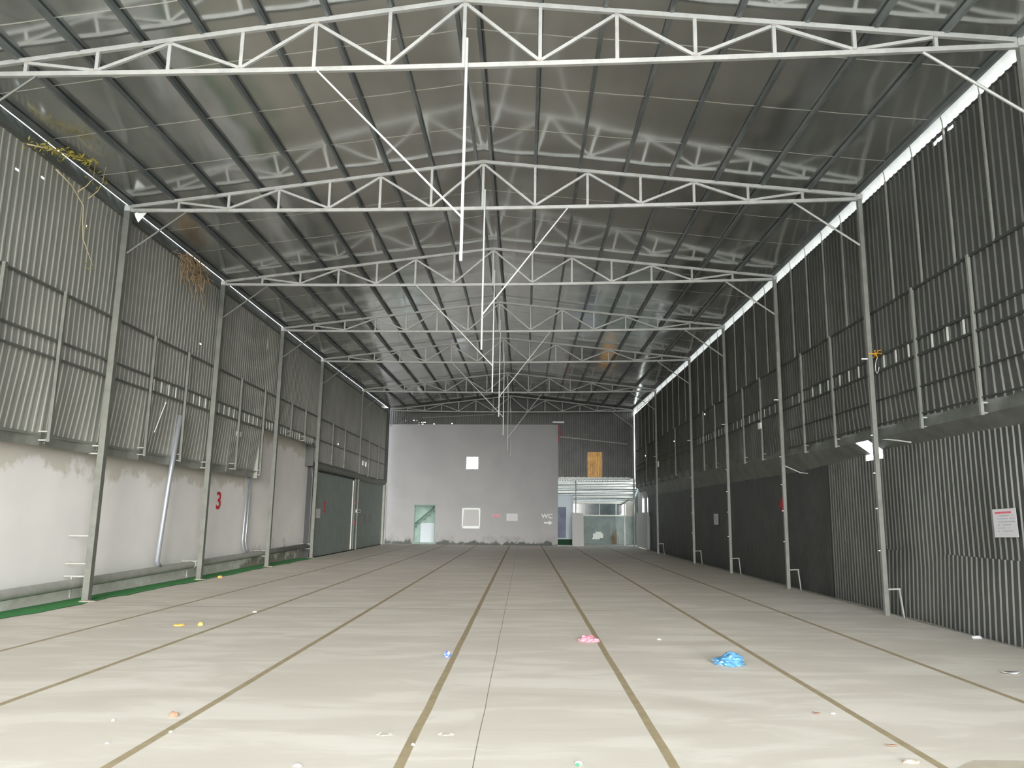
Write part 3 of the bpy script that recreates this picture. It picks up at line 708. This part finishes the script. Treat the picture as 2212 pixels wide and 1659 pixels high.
OP = [(1.58, 2.78, .10, 2.18), (4.43, 5.14, 4.17, 4.89), (4.30, 5.28, .91, 2.0)]
wb = struct(holed(-.3, 9.62, -.1, 6.72, 0, .14, OP).build('wall_back', M['wall_grey']), 'plain grey plaster wall closing the hall')
text('WC', .36, E(9.02, 1.60, -.006), (1, SK, 0), (0, 0, 1), M['white_paint'], 'lettering', wb, (1.0, .95), .002, .004)['label'] = 'white painted letters WC'
a = [E(8.85, 1.21, -.008), E(9.13, 1.21, -.008), E(9.13, 1.13, -.008), E(9.33, 1.25, -.008), E(9.13, 1.36, -.008), E(9.13, 1.29, -.008), E(8.85, 1.29, -.008)]
MB().prism(a, (0, .004, 0)).build('arrow_mark', M['white_paint'], wb)['label'] = 'white painted arrow'
# door frame, windows
b = MB(); 
for (x0, x1, z0, z1) in ((1.58, 1.62, .1, 2.18), (2.74, 2.78, .1, 2.18), (1.58, 2.78, 2.14, 2.18), (1.5, 2.86, .02, .1)): panel(b, x0, x1, z0, z1, -.015, .17)
struct(b.build('door_3', M['green_sheet']), 'open doorway in the grey back wall')
b = MB()
for (x0, x1, z0, z1) in ((4.43, 4.47, 4.17, 4.89), (5.10, 5.14, 4.17, 4.89), (4.43, 5.14, 4.17, 4.21), (4.43, 5.14, 4.85, 4.89), (4.77, 4.81, 4.17, 4.89)): panel(b, x0, x1, z0, z1, .02, .04)
wn = struct(b.build('window_1', M['white_paint']), 'small bright window high in the back wall')
b = MB()
for k in range(7): panel(b, 4.5+.1*k, 4.508+.1*k, 4.2, 4.87, .03, .01)
for z in (4.35, 4.6): panel(b, 4.45, 5.12, z, z+.01, .03, .01)
b.build('window_bars', M['truss'], wn)
b = MB()
for (x0, x1, z0, z1) in ((4.28, 4.34, .89, 2.02), (5.25, 5.30, .89, 2.02), (4.28, 5.30, 1.96, 2.02), (4.28, 5.30, .89, 1.02)): panel(b, x0, x1, z0, z1, -.02, .05)
w2 = struct(b.build('window_2', M['white_paint']), 'blocked window with a white surround')
MB().prism([E(4.32, 1.03, -.01), E(5.26, 1.05, -.01), E(5.20, 1.93, -.01), E(4.40, 1.94, -.01)], (0, .02, 0)).build('grey_board', M['post'], w2)
notice(E(7.08, 1.53, -.01), .62, .40, 'larger grey notice on the back wall, left of the WC letters', wall='back', red=False, lines=4)
b = MB(); b.prism([E(6.0, 1.53, -.01), E(6.42, 1.53, -.01), E(6.42, 1.69, -.01), E(6.0, 1.69, -.01)], (0, .004, 0)); o = tag(b.build('notice_sheet', M['paper']), 'narrow red and white strip notice on the back wall', 'notice')
b = MB()
for x in (6.02, 6.1, 6.17, 6.26, 6.33): b.prism([E(x, 1.60, -.015), E(x+.06, 1.60, -.015), E(x+.06, 1.67, -.015), E(x, 1.67, -.015)], (0, .003, 0))
b.prism([E(6.02, 1.54, -.015), E(6.40, 1.54, -.015), E(6.40, 1.575, -.015), E(6.02, 1.575, -.015)], (0, .003, 0)); b.build('lettering', M['print_red'], o)
# gable sheets
def emap(co): return V((co.y, YE+SK*co.y+.22+co.x, co.z))
HB = [(1.32, 6.98), (1.5, 6.98), (1.62, 6.84), (1.8, 6.85), (1.92, 6.86), (1.98, 6.855), (1.62, 6.75), (1.83, 6.75), (1.86, 6.75), (2.5, 6.77), (.85, 6.96), (3.55, 6.8), (6.9, 7.6), (7.1, 7.58)]
ho = [(x, z, .05, .03) for x, z in HB] + [(11.68, 4.45, .82, 1.5)]
gs = corr('wall_back.001', -.26, 9.6, [6.65, 7.3, 7.6], lambda y, z: 0, .13, .022, M['sheet_end'], -1, holes=ho[:-1], P0=1, ymap=emap)
struct(gs, 'dark corrugated sheets above the grey back wall')
gs = corr('wall_back.007', 9.5, 13.86, [3.72, 5.2, 6.65, 7.3, 7.6], lambda y, z: 0, .13, .022, M['sheet_end'], -1, holes=ho[-1:], P0=1, ymap=emap)
struct(gs, 'dark corrugated sheets above the back opening')
b = MB(); b.prism([E(-.1, 7.5, .28), E(13.95, 7.5, .28), E(13.95, 7.75, .28), E(XA, 8.47, .28), E(-.1, 7.75, .28)], (0, .02, 0)); struct(b.build('wall_back.002', M['sheet_end']), 'gable peak sheet above the last truss')
am = corr('amber_panel', 11.22, 12.16, [3.66, 4.4, 4.5, 5.26], lambda y, z: 0.03, .13, .022, M['amber'], -1, P0=1, ymap=emap)
tag(am, 'amber translucent corrugated panel glowing in the back gable', 'roof panel')
b = MB(); b.prism([E(9.62, 6.03, .12), E(13.5, 5.62, .12), E(13.5, 5.68, .12), E(9.62, 6.09, .12)], (0, .05, 0)); tag(b.build('flashing_strip', M['column_right']), 'pale flashing strip slanting across the back gable sheets', 'flashing')
b = MB(); b.prism([E(1.8, 7.1, .1), E(6.0, 7.3, .1), E(6.0, 7.33, .1), E(1.8, 7.13, .1)], (0, .04, 0)); tag(b.build('flashing_strip', M['column_right']), 'thin pale strip slanting below the farthest truss', 'flashing')
b = MB()
xs = 9.68
pts = []
for k in range(27):
    x0 = 9.66+k*.148; b.prism([E(x0, 3.64, .1), E(x0+.148, 3.64, .1), E(x0+.148, 3.77+.02*(k % 2), .1), E(x0, 3.77+.02*(k % 2), .1)], (0, .1, 0)); b.tube([E(x0+.07, 3.64, .15), E(x0+.07, 3.60, .12)], .03, 6)
struct(b.build('trim_9', M['white_paint']), 'white scalloped ridge flashing above the back opening')
b = MB(); b.prism([E(9.3, 6.80, -.05), E(9.95, 6.80, -.05), E(9.95, 6.90, -.05), E(9.3, 6.90, -.05)], (0, .05, 0)); tag(b.build('white_batten', M['white']), 'short white batten above the top corner of the back wall', 'batten')
b = MB(); b.tube([E(9.66, 6.65, -.06), E(9.70, 6.2, -.06), E(9.66, 5.75, -.06)], .035, 8); tag(b.build('hanging_strip', M['print_red']), 'red strip hanging at the top right corner of the back wall', 'ribbon')

# ------------------------------------------------------------------ behind the back wall
b = MB(); b.box((9.4, 46.0, -.1), (15.4, 46.15, 1.66)); struct(b.build('wall_back.003', M['pale_green_wall']), 'pale green low wall of the rear shed')
b = MB(); b.box((9.4, 42.3, -.02), (14.6, 46.2, .01)); struct(b.build('floor.001', M['ground']), 'rear shed floor')
b = MB(); b.box((10.4, 46.0, 1.66), (13.9, 46.06, 1.72)); b.box((10.4, 46.0, 2.38), (13.9, 46.06, 2.45))
for x in (11.4, 12.3, 13.3): b.box((x-.02, 46.0, 1.7), (x+.02, 46.06, 2.4))
wn3 = struct(b.build('window_3', M['slat']), 'row of dark windows above the rear shed wall')
MB().box((10.4, 46.02, 1.7), (13.9, 46.04, 2.4)).build('pane', M['dark_glass'], wn3)
# shed roof with purlins
b = MB(); n = 30
for k in range(n):
    t0, t1 = k/n, (k+1)/n
    y0, y1 = 42.35+3.8*t0, 42.35+3.8*t1; z0, z1 = 3.68-1.2*t0, 3.68-1.2*t1; h = .03 if k % 2 else 0
    b.quad((9.3, y0, z0+h), (14.3, y0, z0+h), (14.3, y1, z1+h), (9.3, y1, z1+h))
struct(b.build('roof.001', M['shed_roof']), 'sloping metal roof of the rear shed')
struct(MB().box((14.35, 42.4, -.1), (14.45, 46.2, 3.7)).build('shade_side_wall', M['pale_green_wall']), 'added wall shading the rear shed from the side')  # wall added to enclose the shed and darken it
struct(MB().box((-14, 49, -.3), (30, 49.3, 4.3)).box((9.0, 46.2, 1.6), (14.5, 46.3, 4.2)).build('sky_block_wall', M['ground']), 'added wall beyond the yard, blocking the sky')  # added to block the sky behind the back openings
for k in range(5):
    t = .12+.2*k; b = MB(); b.beam((9.3, 42.35+3.8*t, 3.68-1.2*t-.05), (14.2, 42.35+3.8*t, 3.68-1.2*t-.05), .05, .07)
    tag(b.build('shed_purlin', M['truss']), '%s purlin under the rear shed roof counted from the hall' % ORD[k], 'roof beam', 'purlins under the rear shed roof')
b = MB(); b.tube([(10.62, 42.4, 0), (10.62, 42.4, 3.6)], .03, 8); tag(b.build('shed_post', M['pale_green_wall']), 'thin green post standing behind the grey gate pillar', 'post')
b = MB(); b.beam((13.55, 42.2, 2.55), (13.6, 45.9, 2.35), .05, .06); b.beam((13.62, 44.5, 0), (13.62, 44.5, 2.5), .06, .06, (0, 1, 0)); tag(b.build('shed_brace', M['column_right']), 'pale brace and post at the right side of the rear shed', 'post')
b = MB(); b.prism([E(10.42, -.02, -.12), E(11.05, -.02, -.12), E(11.02, 1.78, -.12), E(10.42, 1.82, -.12)], (0, .25, 0)); tag(b.build('gate_pillar', M['post'], bevel=.01), 'free standing grey plaster pillar in the back opening', 'pillar')
b = MB(); b.box((9.3, 44.6, .30), (10.62, 44.75, 2.85)); wr = struct(b.build('wall_back.004', M['white_wall']), 'white wall of the toilet room')
dd = MB(); dd.box((9.3, 44.56, .38), (10.2, 44.62, 2.15)); struct(dd.build('door_4', M['blue_door']), 'dark blue toilet door')
b = MB(); b.box((9.3, 43.6, .0), (10.7, 44.6, .3)); tag(b.build('grass_bank', M['dark_grass']), 'dark green grassy step before the toilet door', 'grass', kind='stuff')
b = MB(); b.box((11.9, 45.9, .35), (12.5, 46.0, .62)); b.box((12.05, 45.9, .62), (12.4, 46.0, .72)); b.box((11.85, 45.9, .28), (12.3, 46.0, .36)); tag(b.build('wall_patch', M['slat']), 'pale patch low on the rear shed wall', 'patch')
b = MB()
for k in range(14):
    x = 13.25+random.uniform(-.25, .2); b.tube([(x, 45.7, 0), (x+random.uniform(-.1, .1), 45.7, random.uniform(.4, .9))], .015, 5)
tag(b.build('dry_brush', M['root']), 'bundle of dry brushwood leaning in the rear shed corner', 'brushwood')
# stair room seen through the doorway
b = MB(); b.box((.2, 45.6, -.1), (4.0, 45.7, 3.0)); struct(b.build('wall_back.005', M['green_sheet']), 'pale green wall behind the doorway')
b = MB(); b.box((1.7, 44.9, -.1), (3.4, 45.0, 1.15)); struct(b.build('wall_back.006', M['white_wall']), 'low pale wall seen through the doorway')
b = MB(); b.beam((1.0, 44.4, .55), (3.3, 44.4, 2.6), .05, .05); b.beam((1.0, 44.4, .75), (3.3, 44.4, 2.8), .03, .03); b.beam((1.0, 44.9, .75), (3.3, 44.9, 2.8), .05, .06)
for k in range(9):
    t = k/9+.05; b.box((1.0+2.3*t-.12, 44.4, .57+2.05*t), (1.0+2.3*t+.12, 44.9, .60+2.05*t))
tag(b.build('steel_stair', M['stair']), 'dark green steel stair behind the open doorway', 'stair')
b = MB(); b.box((-14, 43.3, 3.0), (9.3, 47.9, 3.06)); struct(b.build('shade_canopy', M['shed_roof']), 'added canopy cutting the daylight over the stair')  # canopy added to dim the space behind the back wall

# ------------------------------------------------------------------ litter
def crumple(name, c, size, mt, lab, cat, seed=0, sub=3, rough=.5, flat=.4, smooth=False, group=None, shape=None):
    b = MB(); bmesh.ops.create_icosphere(b.bm, subdivisions=sub, radius=1)
    for v in b.bm.verts:
        q = v.co.copy(); nn = noise.noise(q*1.7+V((seed, 0, 0)))*rough+noise.noise(q*4+V((0, seed, 0)))*rough*.5
        q *= 1+nn
        if shape: q = shape(q)
        q.x *= size[0]; q.y *= size[1]; q.z = max(q.z, -.3)*size[2]
        v.co = q
    mz = min(v.co.z for v in b.bm.verts)
    for v in b.bm.verts: v.co += V((c[0], c[1], .001-mz))
    return tag(b.build(name, mt, smooth=smooth), lab, cat, group)
def bagshape(q):
    q = q.copy(); k = max(0, -q.x); q.z *= 1-.6*min(1, k); q.y *= 1-.4*min(1, k); return q
crumple('plastic_bag', (9.97, 8.5), (.17, .12, .085), M['blue_bag'], 'crumpled blue plastic bag on the floor between two brown lines', 'bag', 3, 4, .5, shape=bagshape)
crumple('plastic_bag', (8.58, 9.95), (.115, .08, .055), M['pink_bag'], 'crumpled pink plastic bag lying on a brown floor line', 'bag', 8, 4, .45)
crumple('wrapper', (6.9, 8.84), (.036, .03, .045), M['wrapper_blue'], 'small blue and white wrapper beside a brown floor line', 'wrapper', 5, 2, .4)
def flake(name, c, l, w_, ang, mt, lab, cat, curl=.006):
    b = MB(); n = 6; A = []; B = []; C_ = []
    ca, sa = math.cos(ang), math.sin(ang)
    def T(u, v, z): return b.bm.verts.new((c[0]+u*ca-v*sa, c[1]+u*sa+v*ca, z))
    for k in range(n+1):
        t = k/n; u = (t-.5)*l; ww = w_*math.sin(math.pi*(.08+.84*t))*(1+.15*math.sin(k*2.3)); z = .006+curl*(2*t-1)**2
        A.append(T(u, -ww/2, z+curl*.4)); C_.append(T(u, 0, z)); B.append(T(u, ww/2, z+curl*.5))
    for P, Q in ((A, C_), (C_, B)):
        for k in range(n): b.bm.faces.new((P[k], P[k+1], Q[k+1], Q[k]))
    o = b.build(name, mt, smooth=True); sm = o.modifiers.new('thick', 'SOLIDIFY'); sm.thickness = .003
    return tag(o, lab, cat)
crumple('dry_leaf', (2.93, 11.05), (.085, .05, .022), M['leaf_yellow'], 'long yellow leaf on the floor near the left, the larger of a pair', 'leaf', 41, 2, .35)
crumple('dry_leaf', (3.2, 11.1), (.035, .035, .035), M['leaf_yellow'], 'small yellow leaf beside a longer yellow leaf on the floor', 'leaf', 43, 2, .45)
crumple('brick_chip', (5.04, 6.24), (.036, .03, .028), M['brick'], 'orange brick chip on the floor beside a brown line', 'stone', 2, 2, .35)
flake('white_wrapper', (12.8, 8.1), .19, .13, .05, M['paper'], 'flat white wrapper near the right side of the floor', 'wrapper', .012)
crumple('orange_peel', (.27, 19.2), (.06, .05, .04), M['orange'], 'orange scrap lying on the green turf edge', 'peel', 6, 2, .3)
crumple('paper_scrap', (9.51, 10.14), (.025, .02, .012), M['paper'], 'tiny white paper scrap right of the pink bag', 'paper scrap', 1, 2, .3)
flake('dry_leaf', (10.13, 6.42), .06, .035, 2.6, M['brown'], 'small brown dry leaf nearest the camera on the right floor', 'leaf')
crumple('paper_scrap', (10.27, 6.43), (.022, .015, .008), M['paper'], 'white scrap beside the small brown leaf', 'paper scrap', 12, 2, .3)
crumple('stone', (10.28, 5.2), (.055, .03, .014), M['stone'], 'flat brown stone at the bottom right corner of the floor', 'stone', 4, 2, .3)
flake('dry_leaf', (10.32, 5.55), .09, .02, -.1, M['brown'], 'thin brown twig-like leaf behind the flat stone', 'leaf')
crumple('paper_scrap', (6.34, 5.07), (.028, .018, .01), M['paper'], 'white paper scrap at the bottom edge left of centre', 'paper scrap', 15, 2, .5)
o = crumple('paper_scrap', (8.11, 5.13), (.022, .016, .016), M['paper'], 'white and green scrap at the bottom edge of the floor', 'paper scrap', 9, 2, .6)
b = MB(); bmesh.ops.create_icosphere(b.bm, subdivisions=2, radius=1, matrix=Matrix.Translation((8.10, 5.10, .009)) @ Matrix.Diagonal((.014, .01, .008, 1))); b.build('green_end', M['green'], o)
crumple('paper_scrap', (3.44, 12.58), (.04, .03, .015), M['paper'], 'white scrap near the second brown line from the left', 'paper scrap', 21, 2, .3)
crumple('paper_scrap', (5.22, 5.8), (.014, .011, .008), M['paper'], 'white crumb on the brown line near the brick chip', 'paper scrap', 31, 2, .3)
crumple('paper_scrap', (7.0, 5.52), (.014, .011, .010), M['paper'], 'white crumb on the central brown line near the camera', 'paper scrap', 32, 2, .3)
crumple('paper_scrap', (13.85, 10.44), (.07, .05, .03), M['paper'], 'white scrap at the foot of the near right wall', 'paper scrap', 33, 2, .3)
crumple('paper_scrap', (4.65, 6.1), (.015, .011, .008), M['paper'], 'white crumb left of the brick chip', 'paper scrap', 34, 2, .3)
crumple('paper_scrap', (4.92, 5.52), (.013, .011, .006), M['paper'], 'white crumb nearest the camera on the left floor', 'paper scrap', 35, 2, .3)
# little cracked mortar patches
for (x, y, e) in ((6.76, 5.77, 'left of'), (7.2, 5.78, 'right of')):
    b = MB()
    for (dx, dy, s) in ((-.045, .0, .012), (-.04, .035, .01), (.035, .03, .012), (.04, -.005, .014), (.0, -.012, .02)):
        bmesh.ops.create_icosphere(b.bm, subdivisions=1, radius=1, matrix=Matrix.Translation((x+dx, y+dy, .001)) @ Matrix.Diagonal((s*1.6, s, .008, 1)))
    tag(b.build('mortar_crumb', M['dirt']), 'chipped mortar bump %s the central brown line' % e, 'mortar', 'chipped mortar bumps')

# ------------------------------------------------------------------ plants at the left eave
def vine(base, pts, lab, leaves=0, r=.012):
    root = empty('vine', base, lab, 'plant', 'dry vines at the left eave')
    MB().tube(pts, [r*(1-.6*k/(len(pts)-1)) for k in range(len(pts))], 6).build('stem', M['stem'], root, smooth=True)
    if leaves:
        b = MB()
        for k in range(leaves):
            t = random.random()**.6; i = min(int(t*(len(pts)-1)), len(pts)-2); p = V(pts[i]).lerp(V(pts[i+1]), random.random())
            p += V((random.gauss(0, .05), random.gauss(0, .10), random.gauss(0, .05))); p.z = min(p.z, 7.36)
            a = V((random.gauss(0, 1), random.gauss(0, 1), random.gauss(0, 1))).normalized()*.05; c_ = a.cross(V((random.random(), random.random(), random.random()))).normalized()*.013
            b.quad(p-a, p+c_, p+a, p-c_)
        b.build('foliage', M['vine_leaf'], root)['kind'] = 'stuff'
vine((-.12, 11.3, 7.3), [(-.05, 11.0, 7.18), (.08, 11.35, 7.28), (.26, 11.7, 7.33), (.45, 11.9, 7.36)], 'vine with a yellow leaf cluster over the nearest left eave', 150)
vine((-.02, 12.1, 7.0), [(-.02, 11.7, 7.1), (.0, 12.1, 7.02), (.03, 12.45, 6.8), (.02, 12.5, 6.55), (.0, 12.6, 6.25), (.05, 12.8, 5.95), (.03, 13.0, 5.8)], 'bare hanging vine stem curving down the left wall', 6, .011)
vine((-.1, 12.9, 7.2), [(.0, 12.3, 6.98), (.04, 12.45, 7.15), (.16, 12.42, 7.28), (.30, 12.2, 7.34), (.44, 11.98, 7.37)], 'upright yellow shoot beside the nearest left column', 10, .010)
vine((-.1, 12.95, 7.2), [(.0, 12.62, 7.0), (.10, 12.70, 7.18), (.26, 12.55, 7.28), (.38, 12.35, 7.33), (.52, 12.15, 7.37)], 'second upright yellow shoot nearer the column, with a forked tip', 10, .010)
b = MB()
for k in range(90):
    p = V((.06+random.gauss(0, .05), 16.6+random.gauss(0, .25), 7.28+random.gauss(0, .04))); pts = [p]
    for j in range(4): p = p+V((random.gauss(.03, .05), random.gauss(0, .10), random.gauss(-.11, .09))); pts.append(p)
    b.tube(pts, .007, 4)
tag(b.build('root_clump', M['root']), 'clump of dry brown roots hanging over the left eave', 'plant', kind='stuff')
# slender loose stick by the left wall
b = MB(); b.tube([(-.14, 16.45, 3.95), (-.16, 16.1, 3.25)], .010, 5); tag(b.build('loose_stick', M['white']), 'thin white stick leaning on the left sheets beside the shiny downpipe', 'stick')
